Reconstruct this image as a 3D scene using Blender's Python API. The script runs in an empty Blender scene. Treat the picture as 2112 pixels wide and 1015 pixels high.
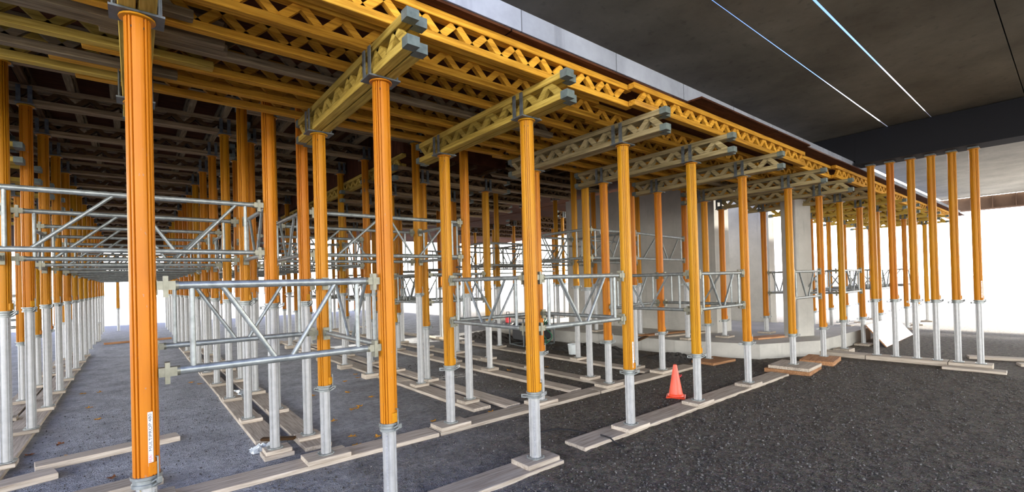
import bpy, math, random
from math import sin, cos, pi, radians
from mathutils import Vector, Matrix, Euler
random.seed(7)
S = bpy.context.scene
C = S.collection

# ------------------------------------------------------------------ camera
W_PX, F_PX, CY_PX = 2112, 956.04, 571.1
TH, ROLL, PITCH = 0.6848, -0.027, 0.008
fwd0 = Vector((sin(TH), cos(TH), 0)); right = Vector((cos(TH), -sin(TH), 0)); zup = Vector((0, 0, 1))
fwd = fwd0 * cos(PITCH) + zup * sin(PITCH)
up0 = -fwd0 * sin(PITCH) + zup * cos(PITCH)
rx = right * cos(ROLL) + up0 * sin(ROLL)
uy = -right * sin(ROLL) + up0 * cos(ROLL)
cam = bpy.data.objects.new('camera', bpy.data.cameras.new('camera'))
C.objects.link(cam)
M = Matrix((rx, uy, -fwd)).transposed().to_4x4()
M.translation = Vector((-0.04, -3.363, 1.8))
cam.matrix_world = M
cam.data.sensor_width = 36.0
cam.data.lens = F_PX * 36.0 / W_PX
cam.data.shift_y = (CY_PX - 507.5) / W_PX
cam.data.clip_end = 500
S.camera = cam

# ------------------------------------------------------------------ sky and exposure
world = bpy.data.worlds.new('sky'); S.world = world; world.use_nodes = True
nt = world.node_tree; nt.nodes.clear()
tc = nt.nodes.new('ShaderNodeTexCoord'); sep = nt.nodes.new('ShaderNodeSeparateXYZ')
ramp = nt.nodes.new('ShaderNodeValToRGB'); bg = nt.nodes.new('ShaderNodeBackground'); out = nt.nodes.new('ShaderNodeOutputWorld')
nt.links.new(tc.outputs['Generated'], sep.inputs[0]); nt.links.new(sep.outputs['Z'], ramp.inputs[0])
nt.links.new(ramp.outputs[0], bg.inputs[0]); nt.links.new(bg.outputs[0], out.inputs[0])
e = ramp.color_ramp.elements
e[0].position = 0.0; e[0].color = (1.0, 0.98, 0.95, 1)
e[1].position = 0.62; e[1].color = (0.010, 0.035, 0.14, 1)
k = ramp.color_ramp.elements.new(0.23); k.color = (0.96, 0.97, 1.0, 1)
k = ramp.color_ramp.elements.new(0.33); k.color = (0.07, 0.12, 0.27, 1)
bg.inputs[1].default_value = 9.0
S.view_settings.view_transform = 'Standard'; S.view_settings.look = 'None'
S.view_settings.gamma = 1.0; S.view_settings.use_curve_mapping = False
S.view_settings.exposure = 0.12
# low sun beyond the far right end of the deck
sun = bpy.data.objects.new('sun', bpy.data.lights.new('sun', 'SUN')); C.objects.link(sun)
sun.data.energy = 17.0; sun.data.angle = radians(2); sun.data.color = (1.0, 0.95, 0.86)
sun.rotation_euler = Vector((-1.0, 0.28, -0.52)).to_track_quat('-Z', 'Y').to_euler()

# ------------------------------------------------------------------ materials
def newmat(name):
    m = bpy.data.materials.new(name); m.use_nodes = True
    n = m.node_tree.nodes; b = n['Principled BSDF']
    return m, m.node_tree, b
def lnk(nt, a, b): nt.links.new(a, b)
def node(nt, t, **kw):
    n = nt.nodes.new(t)
    for k, v in kw.items(): setattr(n, k, v)
    return n
def ramp2(nt, fac, cols):
    r = node(nt, 'ShaderNodeValToRGB'); lnk(nt, fac, r.inputs[0])
    el = r.color_ramp.elements
    el[0].position, el[0].color = cols[0][0], (*cols[0][1], 1)
    el[1].position, el[1].color = cols[-1][0], (*cols[-1][1], 1)
    for p, c in cols[1:-1]:
        x = el.new(p); x.color = (*c, 1)
    return r.outputs[0]
def mixc(nt, fac, a, b, mode='MIX'):
    m = node(nt, 'ShaderNodeMix', data_type='RGBA', blend_type=mode)
    for s, v in ((m.inputs[0], fac), (m.inputs[6], a), (m.inputs[7], b)):
        if hasattr(v, 'links') or isinstance(v, bpy.types.NodeSocket): lnk(nt, v, s)
        elif isinstance(v, tuple): s.default_value = (*v, 1) if len(v) == 3 else v
        else: s.default_value = v
    return m.outputs[2]
def coords(nt, scale=(1, 1, 1), kind='Object', rnd=True):
    t = node(nt, 'ShaderNodeTexCoord'); m = node(nt, 'ShaderNodeMapping'); m.inputs['Scale'].default_value = scale
    lnk(nt, t.outputs[kind], m.inputs[0])
    if rnd:
        o = node(nt, 'ShaderNodeObjectInfo'); mul = node(nt, 'ShaderNodeMath', operation='MULTIPLY'); mul.inputs[1].default_value = 37.0
        lnk(nt, o.outputs['Random'], mul.inputs[0]); lnk(nt, mul.outputs[0], m.inputs['Location'])
    return m.outputs[0]
def noise(nt, vec, scale, detail=4, rough=.55):
    n = node(nt, 'ShaderNodeTexNoise'); n.inputs['Scale'].default_value = scale; n.inputs['Detail'].default_value = detail
    n.inputs['Roughness'].default_value = rough; lnk(nt, vec, n.inputs['Vector']); return n.outputs['Fac']
def bump(nt, b, h, strength, dist=.01):
    n = node(nt, 'ShaderNodeBump'); n.inputs['Strength'].default_value = strength; n.inputs['Distance'].default_value = dist
    lnk(nt, h, n.inputs['Height']); lnk(nt, n.outputs[0], b.inputs['Normal'])
def objrand(nt): return node(nt, 'ShaderNodeObjectInfo').outputs['Random']

def mat_wood(name, dark, mid, light, grain=1.0, rough=.75):
    m, nt, b = newmat(name)
    v = coords(nt, (1.2, 22, 22)); g = noise(nt, v, 2.2 * grain, 6, .6)
    col = ramp2(nt, g, [(.28, dark), (.5, mid), (.72, light)])
    v2 = coords(nt, (.8, 3, 3)); s = noise(nt, v2, 1.5, 3)
    col = mixc(nt, ramp2(nt, s, [(.55, (0, 0, 0)), (.8, (.6, .6, .6))]), col, tuple(x * .35 for x in mid))
    r = node(nt, 'ShaderNodeMapRange'); lnk(nt, objrand(nt), r.inputs[0]); r.inputs[3].default_value = .78; r.inputs[4].default_value = 1.15
    h = node(nt, 'ShaderNodeHueSaturation'); lnk(nt, r.outputs[0], h.inputs['Value']); lnk(nt, col, h.inputs['Color'])
    lnk(nt, h.outputs[0], b.inputs['Base Color']); b.inputs['Roughness'].default_value = rough; b.inputs['Specular IOR Level'].default_value = .12
    bump(nt, b, g, .25, .004); return m
def mat_paint(name, c1, c2, rough=.38):
    m, nt, b = newmat(name)
    v = coords(nt, (1, 1, .5)); g = noise(nt, v, 2.5, 3)
    col = ramp2(nt, g, [(.25, c1), (.75, c2)])
    v2 = coords(nt, (30, 30, 14)); s = noise(nt, v2, 2.0, 2)
    col = mixc(nt, ramp2(nt, s, [(.70, (0, 0, 0)), (.74, (.55, .55, .55))]), col, (.30, .24, .18))
    r = node(nt, 'ShaderNodeMapRange'); lnk(nt, objrand(nt), r.inputs[0]); r.inputs[3].default_value = .488; r.inputs[4].default_value = .514
    h = node(nt, 'ShaderNodeHueSaturation'); lnk(nt, r.outputs[0], h.inputs['Hue']); lnk(nt, col, h.inputs['Color'])
    lnk(nt, h.outputs[0], b.inputs['Base Color']); b.inputs['Roughness'].default_value = rough; b.inputs['Specular IOR Level'].default_value = .18
    return m
def mat_steel(name, c1, c2, metal=.7, rough=.42):
    m, nt, b = newmat(name)
    v = coords(nt, (1, 1, 1)); g = noise(nt, v, 18, 5)
    lnk(nt, ramp2(nt, g, [(.3, c1), (.7, c2)]), b.inputs['Base Color'])
    b.inputs['Metallic'].default_value = metal
    rr = node(nt, 'ShaderNodeMapRange'); lnk(nt, g, rr.inputs[0]); rr.inputs[3].default_value = rough - .1; rr.inputs[4].default_value = rough + .15
    lnk(nt, rr.outputs[0], b.inputs['Roughness']); return m
def mat_plain(name, c, rough=.6, metal=0.0):
    m, nt, b = newmat(name)
    v = coords(nt); g = noise(nt, v, 9, 4)
    lnk(nt, ramp2(nt, g, [(.25, tuple(x * .82 for x in c)), (.75, c)]), b.inputs['Base Color'])
    b.inputs['Roughness'].default_value = rough; b.inputs['Metallic'].default_value = metal; return m
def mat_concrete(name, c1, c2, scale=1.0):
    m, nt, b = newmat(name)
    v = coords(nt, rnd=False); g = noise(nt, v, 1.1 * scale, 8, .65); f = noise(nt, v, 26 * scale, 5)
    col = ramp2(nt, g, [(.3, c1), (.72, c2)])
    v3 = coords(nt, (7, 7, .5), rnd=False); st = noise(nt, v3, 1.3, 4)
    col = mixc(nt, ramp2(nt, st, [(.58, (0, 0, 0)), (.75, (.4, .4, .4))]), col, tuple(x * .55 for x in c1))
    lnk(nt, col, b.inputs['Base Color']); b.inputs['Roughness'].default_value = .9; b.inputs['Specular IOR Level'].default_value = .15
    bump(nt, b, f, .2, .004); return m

ORANGE = mat_paint('orange_coating', (.45, .155, .005), (.53, .225, .009))
GALV = mat_steel('galvanised_steel', (.385, .385, .37), (.47, .47, .45), .45, .42)
GALVT = mat_steel('galvanised_tube', (.19, .205, .19), (.34, .36, .335), .55, .38)
DARKST = mat_steel('dull_grey_steel', (.075, .085, .083), (.17, .185, .18), .45, .5)
CLAMP = mat_steel('brassy_clamp_steel', (.15, .145, .10), (.27, .26, .19), .55, .42)
CAPST = mat_steel('grey_green_end_cap', (.085, .108, .088), (.165, .195, .165), .2, .55)
HONEY = mat_wood('honey_timber', (.28, .115, .010), (.54, .255, .022), (.70, .38, .045))
OLIVE = mat_wood('olive_timber', (.24, .15, .025), (.47, .315, .055), (.62, .44, .10))
GREYW = mat_wood('weathered_timber', (.10, .074, .04), (.205, .152, .083), (.31, .24, .14))
BROWNW = mat_wood('brown_timber', (.035, .018, .008), (.080, .042, .016), (.14, .080, .034))
CHORDW = mat_wood('lit_chord_timber', (.12, .078, .035), (.25, .175, .092), (.37, .28, .16))  # paler chord colour stands in for light from the far opening
OLIVEG = mat_wood('grey_olive_timber', (.17, .125, .05), (.34, .265, .125), (.46, .37, .19))
PLANK = mat_wood('scaffold_board', (.26, .21, .155), (.47, .40, .31), (.60, .53, .43))
PLYEDGE = mat_wood('reddish_pad_timber', (.20, .09, .04), (.40, .20, .09), (.52, .30, .15))
CONC = mat_concrete('pale_concrete', (.36, .345, .30), (.54, .52, .455))
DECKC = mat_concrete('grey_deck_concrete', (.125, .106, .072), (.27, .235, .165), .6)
BEAMM = mat_plain('black_beam_paint', (.007, .007, .009), .85)
BROWNB = mat_plain('rust_brown_paint', (.20, .12, .075), .6)
CONE = mat_plain('fluorescent_orange_plastic', (.95, .09, .03), .35)
WHITE = mat_plain('white_face', (.82, .82, .80), .45)
RED = mat_plain('red_print', (.70, .02, .03), .5)
BLACK = mat_plain('black_rubber', (.012, .012, .013), .6)
GREEN = mat_plain('green_hose_rubber', (.03, .16, .08), .5)
YELLOWM = mat_plain('yellow_tape', (.75, .55, .05), .5)
LEAFM = mat_plain('fallen_leaf', (.78, .36, .03), .8)
LEAFB = mat_plain('brown_leaf', (.28, .10, .03), .8)
def mat_stone():
    m, nt, b = newmat('grey_stone'); g = noise(nt, coords(nt, rnd=False), 34, 2)
    lnk(nt, ramp2(nt, g, [(.3, (.028, .025, .021)), (.5, (.075, .069, .060)), (.62, (.12, .112, .098)), (.72, (.27, .255, .225))]), b.inputs['Base Color'])
    b.inputs['Roughness'].default_value = .9; return m
STONE = mat_stone()
PLAST = mat_plain('crumpled_plastic', (.66, .70, .68), .25)

def mat_slab(name, c1, c2):
    m = mat_concrete(name, c1, c2, 1.6); nt = m.node_tree; b = nt.nodes['Principled BSDF']
    old = b.inputs['Base Color'].links[0].from_socket
    br = node(nt, 'ShaderNodeTexBrick'); lnk(nt, coords(nt, rnd=False), br.inputs[0]); br.offset = 0; br.inputs['Scale'].default_value = 1
    br.inputs['Brick Width'].default_value = 1.25; br.inputs['Row Height'].default_value = 90; br.inputs['Mortar Size'].default_value = .006
    br.inputs['Color1'].default_value = (1, 1, 1, 1); br.inputs['Color2'].default_value = (.86, .86, .86, 1); br.inputs['Mortar'].default_value = (.35, .35, .35, 1)
    lnk(nt, mixc(nt, 1.0, old, br.outputs[0], 'MULTIPLY'), b.inputs['Base Color']); return m
def mat_ply():
    m, nt, b = newmat('red_brown_plywood')
    v = coords(nt, rnd=False); g = noise(nt, coords(nt, (1, 8, 1), rnd=False), 3, 6)
    col = ramp2(nt, g, [(.3, (.045, .016, .008)), (.7, (.12, .047, .021))])
    br = node(nt, 'ShaderNodeTexBrick'); lnk(nt, v, br.inputs[0]); br.inputs['Scale'].default_value = 1.0
    br.inputs['Brick Width'].default_value = 2.4; br.inputs['Row Height'].default_value = 1.2; br.inputs['Mortar Size'].default_value = .008
    br.inputs['Color1'].default_value = (1, 1, 1, 1); br.inputs['Color2'].default_value = (.62, .55, .55, 1); br.inputs['Mortar'].default_value = (.1, .1, .1, 1)
    lnk(nt, mixc(nt, 1.0, col, br.outputs[0], 'MULTIPLY'), b.inputs['Base Color']); b.inputs['Roughness'].default_value = .85; b.inputs['Specular IOR Level'].default_value = .06
    return m
SLABC = mat_slab('fresh_slab_concrete', (.27, .285, .31), (.42, .44, .475))
PLY = mat_ply()
def mat_ground():
    m, nt, b = newmat('gravel_ground')
    v = coords(nt, rnd=False)
    big = noise(nt, v, .8, 6, .6); mid = noise(nt, v, 14, 6, .65)
    vo = node(nt, 'ShaderNodeTexVoronoi'); vo.inputs['Scale'].default_value = 52; lnk(nt, v, vo.inputs['Vector'])
    vo2 = node(nt, 'ShaderNodeTexVoronoi'); vo2.inputs['Scale'].default_value = 95; lnk(nt, v, vo2.inputs['Vector'])
    hs = node(nt, 'ShaderNodeHueSaturation'); hs.inputs['Saturation'].default_value = .25; lnk(nt, vo.outputs['Color'], hs.inputs['Color'])
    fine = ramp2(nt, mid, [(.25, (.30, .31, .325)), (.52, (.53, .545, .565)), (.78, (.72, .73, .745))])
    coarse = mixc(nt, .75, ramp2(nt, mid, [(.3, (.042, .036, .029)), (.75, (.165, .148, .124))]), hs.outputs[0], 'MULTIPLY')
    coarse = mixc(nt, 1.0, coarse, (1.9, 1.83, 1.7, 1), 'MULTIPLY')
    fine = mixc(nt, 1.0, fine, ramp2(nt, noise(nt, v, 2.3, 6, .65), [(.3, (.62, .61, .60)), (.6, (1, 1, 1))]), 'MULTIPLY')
    # compacted fines, painted paler leftward for the light there; dark loose gravel under deck
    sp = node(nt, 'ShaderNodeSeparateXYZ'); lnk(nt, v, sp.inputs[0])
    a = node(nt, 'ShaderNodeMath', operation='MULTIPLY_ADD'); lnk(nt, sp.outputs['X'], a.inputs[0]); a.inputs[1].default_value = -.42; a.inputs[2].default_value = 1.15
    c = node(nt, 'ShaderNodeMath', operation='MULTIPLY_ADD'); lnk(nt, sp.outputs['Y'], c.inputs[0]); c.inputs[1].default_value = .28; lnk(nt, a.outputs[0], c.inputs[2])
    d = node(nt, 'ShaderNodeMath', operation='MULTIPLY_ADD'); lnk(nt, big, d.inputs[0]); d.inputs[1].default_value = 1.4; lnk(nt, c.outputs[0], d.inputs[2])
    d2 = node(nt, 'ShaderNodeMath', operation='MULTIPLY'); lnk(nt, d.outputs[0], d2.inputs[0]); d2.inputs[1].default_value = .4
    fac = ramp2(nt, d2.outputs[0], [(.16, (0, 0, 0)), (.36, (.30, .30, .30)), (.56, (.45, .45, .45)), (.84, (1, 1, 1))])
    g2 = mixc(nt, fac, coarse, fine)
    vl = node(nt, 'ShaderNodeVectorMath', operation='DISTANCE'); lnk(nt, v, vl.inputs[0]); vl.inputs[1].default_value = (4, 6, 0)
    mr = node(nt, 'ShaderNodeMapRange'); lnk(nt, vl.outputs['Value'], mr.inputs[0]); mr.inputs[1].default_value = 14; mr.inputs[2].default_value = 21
    g2 = mixc(nt, mr.outputs[0], g2, ramp2(nt, mid, [(.3, (.50, .47, .43)), (.7, (.70, .68, .64))]))  # distant ground painted pale to stand in for its bright outdoor light
    lnk(nt, g2, b.inputs['Base Color']); b.inputs['Roughness'].default_value = .92; b.inputs['Specular IOR Level'].default_value = .2
    ad = node(nt, 'ShaderNodeMath', operation='ADD'); lnk(nt, vo.outputs['Distance'], ad.inputs[0]); lnk(nt, mid, ad.inputs[1])
    ad2 = node(nt, 'ShaderNodeMath', operation='ADD'); lnk(nt, vo2.outputs['Distance'], ad2.inputs[0]); lnk(nt, ad.outputs[0], ad2.inputs[1])
    lump = noise(nt, v, 3.5, 5, .6); lm = node(nt, 'ShaderNodeMath', operation='MULTIPLY_ADD'); lnk(nt, lump, lm.inputs[0]); lm.inputs[1].default_value = 3.0; lnk(nt, ad2.outputs[0], lm.inputs[2])
    bump(nt, b, lm.outputs[0], .9, .025); return m
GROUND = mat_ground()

# ------------------------------------------------------------------ mesh helpers
class MB:
    def __init__(s): s.v = []; s.f = []; s.sm = []
    def add(s, vs, fs, smooth=False):
        o = len(s.v); s.v += [tuple(x) for x in vs]; s.f += [tuple(i + o for i in f) for f in fs]; s.sm += [smooth] * len(fs); return s
    def box(s, lo, hi, M=None):
        x0, y0, z0 = lo; x1, y1, z1 = hi
        vs = [(x0, y0, z0), (x1, y0, z0), (x1, y1, z0), (x0, y1, z0), (x0, y0, z1), (x1, y0, z1), (x1, y1, z1), (x0, y1, z1)]
        if M is not None: vs = [M @ Vector(v) for v in vs]
        return s.add(vs, [(3, 2, 1, 0), (4, 5, 6, 7), (0, 1, 5, 4), (1, 2, 6, 5), (2, 3, 7, 6), (3, 0, 4, 7)])
    def bbox(s, lo, hi, c=.004, M=None):      # box with chamfered vertical and top edges
        x0, y0, z0 = lo; x1, y1, z1 = hi
        def ring(z, i): return [(x0 + i, y0 + i + c, z), (x0 + i + c, y0 + i, z), (x1 - i - c, y0 + i, z), (x1 - i, y0 + i + c, z), (x1 - i, y1 - i - c, z), (x1 - i - c, y1 - i, z), (x0 + i + c, y1 - i, z), (x0 + i, y1 - i - c, z)]
        vs = ring(z0, c) + ring(z0 + c, 0) + ring(z1 - c, 0) + ring(z1, c)
        if M is not None: vs = [M @ Vector(v) for v in vs]
        fs = [tuple(range(7, -1, -1)), tuple(range(24, 32))]
        for k in range(3):
            for i in range(8): fs.append((k * 8 + i, k * 8 + (i + 1) % 8, k * 8 + 8 + (i + 1) % 8, k * 8 + 8 + i))
        return s.add(vs, fs)
    def tube(s, p0, p1, r, n=10, r1=None, caps=True):
        p0 = Vector(p0); p1 = Vector(p1); d = (p1 - p0).normalized(); r1 = r if r1 is None else r1
        a = d.orthogonal().normalized(); b = d.cross(a)
        c0 = [p0 + (a * cos(2 * pi * i / n) + b * sin(2 * pi * i / n)) * r for i in range(n)]
        c1 = [p1 + (a * cos(2 * pi * i / n) + b * sin(2 * pi * i / n)) * r1 for i in range(n)]
        s.add(c0 + c1, [(i, (i + 1) % n, n + (i + 1) % n, n + i) for i in range(n)], True)
        if caps: s.add(c0, [tuple(range(n - 1, -1, -1))]); s.add(c1, [tuple(range(n))])
        return s
    def path(s, pts, r, n=8):
        for a, b in zip(pts, pts[1:]): s.tube(a, b, r, n)
        return s
    def lathe(s, prof, n=20, smooth=True):     # prof: list of (r, z); each band its own verts for crisp edges
        for (r0, z0), (r1, z1) in zip(prof, prof[1:]):
            a = [(r0 * cos(2 * pi * i / n), r0 * sin(2 * pi * i / n), z0) for i in range(n)]
            b = [(r1 * cos(2 * pi * i / n), r1 * sin(2 * pi * i / n), z1) for i in range(n)]
            s.add(a + b, [(i, (i + 1) % n, n + (i + 1) % n, n + i) for i in range(n)], smooth)
        for k, fl in ((0, True), (-1, False)):
            r, z = prof[k]
            if r > 1e-4:
                c = [(r * cos(2 * pi * i / n), r * sin(2 * pi * i / n), z) for i in range(n)]
                s.add(c, [tuple(range(n - 1, -1, -1)) if fl else tuple(range(n))])
        return s
    def prism(s, poly, z0, z1, smooth=False):
        n = len(poly); vs = [(x, y, z0) for x, y in poly] + [(x, y, z1) for x, y in poly]
        s.add(vs, [(i, (i + 1) % n, n + (i + 1) % n, n + i) for i in range(n)], smooth)
        s.add(vs[:n], [tuple(range(n - 1, -1, -1))]); s.add(vs[n:], [tuple(range(n))]); return s
    def mesh(s, name, mat):
        m = bpy.data.meshes.new(name); m.from_pydata(s.v, [], s.f); m.polygons.foreach_set('use_smooth', s.sm)
        m.materials.append(mat); m.update(); return m
CACHE = {}
def cached(key, mat, fn, name=None):
    k = (key, mat.name)
    if k not in CACHE: CACHE[k] = fn().mesh(name or str(key[0]), mat)
    return CACHE[k]
def link(name, data, parent=None, loc=(0, 0, 0), rot=(0, 0, 0)):
    o = bpy.data.objects.new(name, data); C.objects.link(o)
    o.location = loc; o.rotation_euler = rot
    if parent is not None: o.parent = parent
    return o
def tag(o, label, cat, group=None):
    o['label'] = label; o['category'] = cat
    if group: o['group'] = group
    return o
def struct(name, mb, mat):
    o = link(name, mb.mesh(name, mat)); o['kind'] = 'structure'; return o
ORD = ['first', 'second', 'third', 'fourth', 'fifth', 'sixth', 'seventh', 'eighth', 'ninth', 'tenth', 'eleventh', 'twelfth', 'thirteenth', 'fourteenth', 'fifteenth', 'sixteenth', 'seventeenth', 'eighteenth']

# ------------------------------------------------------------------ setting
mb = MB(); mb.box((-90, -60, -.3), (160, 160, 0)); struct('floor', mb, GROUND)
# loose ground under the deck is uneven
from mathutils import noise as mnoise
GX0, GX1, GY0, GY1 = -.6, 11.3, -4.2, 1.3
def ground_h(x, y):
    ed = min(x - GX0, GX1 - x, y - GY0, GY1 - y) / .45
    if ed <= 0: return 0.0
    h = mnoise.fractal(Vector((x * 3.1, y * 3.1, 0)), .6, 2.2, 4) * .012 + mnoise.noise(Vector((x * 9, y * 9, 3))) * .007 + .006
    return .0015 + min(1, ed) * max(0, min(.022, h))
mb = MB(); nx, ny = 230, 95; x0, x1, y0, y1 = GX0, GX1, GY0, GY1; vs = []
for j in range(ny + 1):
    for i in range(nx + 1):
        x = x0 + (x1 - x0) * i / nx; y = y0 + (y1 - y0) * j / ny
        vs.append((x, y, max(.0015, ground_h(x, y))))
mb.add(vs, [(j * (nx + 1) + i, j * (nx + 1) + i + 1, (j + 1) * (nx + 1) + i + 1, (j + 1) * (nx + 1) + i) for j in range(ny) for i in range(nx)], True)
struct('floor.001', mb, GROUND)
# concrete footing the tall column stands on
FOOT = [(9.3, 9.2), (9.62, 2.6), (10.12, .92), (11.45, .24), (14.9, .14), (14.9, 9.2)]
struct('trim_1', MB().prism(FOOT, 0, .32), CONC)
struct('wall_right', MB().box((11.45, 2.5, .32), (12.2, 7.7, 4.44)), CONC)
struct('wall_back', MB().box((-1.6, 25.5, 3.75), (6.6, 25.6, 4.68)), BROWNW)
# bridge deck overhead: panels with open joints, from the right of the camera to the beam
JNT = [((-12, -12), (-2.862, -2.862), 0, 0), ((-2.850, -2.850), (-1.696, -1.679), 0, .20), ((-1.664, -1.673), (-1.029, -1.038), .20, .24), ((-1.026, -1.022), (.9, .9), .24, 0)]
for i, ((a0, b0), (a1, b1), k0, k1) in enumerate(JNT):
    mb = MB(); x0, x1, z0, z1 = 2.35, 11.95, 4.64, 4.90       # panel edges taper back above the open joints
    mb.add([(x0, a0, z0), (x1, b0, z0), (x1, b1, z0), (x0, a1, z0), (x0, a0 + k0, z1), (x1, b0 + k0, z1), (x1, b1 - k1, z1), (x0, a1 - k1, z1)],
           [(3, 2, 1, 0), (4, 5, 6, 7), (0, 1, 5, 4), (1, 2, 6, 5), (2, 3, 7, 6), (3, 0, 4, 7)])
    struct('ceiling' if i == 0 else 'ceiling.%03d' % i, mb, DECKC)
struct('ceiling.004', MB().box((11.99, -12, 4.64), (26.0, .2, 4.9)), CONC)
# fresh slab poured on the formwork; its edge is the pale strip
struct('ceiling.005', MB().box((-4.2, -.47, 3.872), (25, 1.95, 4.055)), SLABC)
struct('ceiling.006', MB().box((-1.75, 1.95, 4.70), (3.575, 26, 4.95)).box((3.575, 1.95, 4.70), (5.81, 3.94, 4.95)), SLABC)
struct('ceiling.007', MB().box((3.60, 3.94, 4.08), (5.785, 26, 4.3)), SLABC)
struct('ceiling.008', MB().box((5.81, 1.95, 4.70), (12.6, 26, 4.95)), SLABC)
struct('ceiling.010', MB().box((12.6, 8, 4.70), (22, 26, 4.95)), SLABC)
struct('wall_far', MB().box((14.95, 2.6, 0), (15.35, 5.6, 4.4)), CONC)
struct('ceiling.009', MB().box((-5.2, 2.0, 3.90), (-1.77, 26, 4.15)), SLABC)
# risers where the slab steps up
struct('wall_step', MB().box((-1.75, 1.95, 3.88), (12.6, 1.985, 4.70)), PLY)
struct('wall_step_left', MB().box((-1.76, 2.2, 3.90), (-1.72, 26, 4.70)), PLY)
struct('wall_step_right', MB().box((3.575, 3.94, 4.06), (3.60, 26, 4.70)).box((5.785, 3.94, 4.06), (5.81, 26, 4.70)).box((3.575, 3.91, 4.06), (5.81, 3.94, 4.70)), PLY)

def sheet(name, lo, hi, label, grp=None):
    return tag(link(name, MB().box(lo, hi).mesh(name, PLY)), label, 'plywood', grp)
sheet('plywood_sheet', (-4.2, -.455, 3.851), (5.06, 1.94, 3.871), 'red-brown plywood deck sheet above the nearest yellow joists, left of the first step')
sheet('plywood_sheet', (5.08, -.65, 3.851), (8.5, 1.94, 3.871), 'red-brown plywood sheet sticking out past the slab edge, middle of the front edge')
sheet('plywood_sheet', (8.52, -.60, 3.851), (25, 1.94, 3.871), 'red-brown plywood sheet under the slab edge beside the black beam')
sheet('plywood_sheet', (-1.7, 1.99, 4.681), (3.56, 26, 4.699), 'dark plywood ceiling sheet above the left alley of props')
sheet('plywood_sheet', (3.63, 3.96, 4.052), (5.76, 26, 4.075), 'dark plywood ceiling sheet above the lower bay in the middle')
sheet('plywood_sheet', (5.85, 1.99, 4.681), (12.6, 26, 4.699), 'dark plywood ceiling sheet beside the concrete pier wall')
sheet('plywood_sheet', (12.65, 8.05, 4.681), (22, 26, 4.699), 'dark plywood ceiling sheet of the most distant bay behind the pier wall')
sheet('plywood_sheet', (-5.2, 2.0, 3.871), (-1.8, 26, 3.895), 'dark plywood ceiling sheet over the low bay at far left')

# black girder across the deck, with flanges
bm = link('bridge_girder', None, loc=(11.62, 0, 0))
tag(bm, 'black steel girder under the deck, carried by six orange props', 'beam')
link('web', MB().box((-.16, -9, 4.00), (.16, -.50, 4.62)).mesh('web', BEAMM), bm)
link('bottom_flange', MB().box((-.26, -9, 3.965), (.26, -.50, 3.999)).mesh('bottom_flange', BEAMM), bm)
link('end_block', MB().box((-.16, -.499, 4.065), (.16, .85, 4.62)).mesh('end_block', BEAMM), bm)
fb = link('edge_girder', None, loc=(26.1, 0, 0))
tag(fb, 'brown steel girder with stiffener plates at the far deck edge', 'beam')
link('web', MB().box((0, -14, 4.14), (.03, 1.6, 4.64)).mesh('web', BROWNB), fb)
link('flange', MB().box((-.18, -14, 4.10), (.18, 1.6, 4.138)).mesh('flange', BROWNB), fb)
for i in range(24):
    y = 1.2 - i * .62
    link('stiffener', cached(('stiff',), BROWNB, lambda: MB().box((-.17, -.012, 4.14), (0, .012, 4.63)), 'stiffener'), fb, (0, y, 0))

col = link('concrete_column', None, loc=(12.22, .90, .32), rot=(0, 0, radians(-28)))
tag(col, 'square pale concrete column standing on the footing behind the props', 'column')
c_ = .225
poly = [(-c_ + .02, -c_), (c_ - .02, -c_), (c_, -c_ + .02), (c_, c_ - .02), (c_ - .02, c_), (-c_ + .02, c_), (-c_, c_ - .02), (-c_, -c_ + .02)]
link('shaft', MB().prism(poly, 0, 3.2).mesh('shaft', CONC), col)

# ------------------------------------------------------------------ props
def outer_profile():
    pts = []
    q = [(0, .0618), (9, .0622), (18, .0620), (25, .0610), (26, .0530), (31, .0520), (32, .0640), (36, .0655), (40, .0645), (41, .0510), (45, .0510), (49, .0510), (50, .0645), (54, .0655), (58, .0640), (59, .0520), (64, .0530), (65, .0610), (72, .0620), (81, .0622)]
    for k in range(4):
        for a, r in q: pts.append((r * cos(radians(a + 90 * k)), r * sin(radians(a + 90 * k))))
    return pts
OUTP = outer_profile()
def outer_mesh(L): return cached(('outer_tube', round(L, 3)), ORANGE, lambda: MB().prism(OUTP, 0, L), 'outer_tube')
def inner_mb(L, teeth=True):
    mb = MB(); q = [(0, .0475), (12, .0478), (24, .0470), (30, .0440), (36, .0440), (38, .0515), (52, .0515), (54, .0440), (60, .0440), (66, .0470), (78, .0478)]
    pts = [(r * cos(radians(a + 90 * k)), r * sin(radians(a + 90 * k))) for k in range(4) for a, r in q]
    mb.prism(pts, 0, L)
    if teeth:                                    # threaded ribs on the four corners
        n = int(L / .011)
        for k in range(4):
            a0, a1 = radians(38 + 90 * k), radians(52 + 90 * k)
            for i in range(n):
                z = i * .011 + .002
                vs = []
                for a in (a0, a1):
                    vs += [(.0515 * cos(a), .0515 * sin(a), z), (.0545 * cos(a), .0545 * sin(a), z + .003), (.0545 * cos(a), .0545 * sin(a), z + .0055), (.0515 * cos(a), .0515 * sin(a), z + .0085)]
                mb.add(vs, [(0, 1, 5, 4), (1, 2, 6, 5), (2, 3, 7, 6), (0, 3, 2, 1), (4, 5, 6, 7)])
    return mb
def inner_mesh(L, teeth): return cached(('inner_tube', round(L, 3), teeth), GALV, lambda: inner_mb(L, teeth), 'inner_tube')
def head_plate_mb():
    mb = MB(); mb.lathe([(.062, -.006), (.085, -.004), (.085, .006)], 16); return mb
def nut_mb():
    mb = MB(); mb.lathe([(.060, .028), (.074, .028), (.074, .012), (.064, .006), (.064, -.012), (.070, -.016), (.070, -.034), (.056, -.034)], 20); return mb
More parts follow.
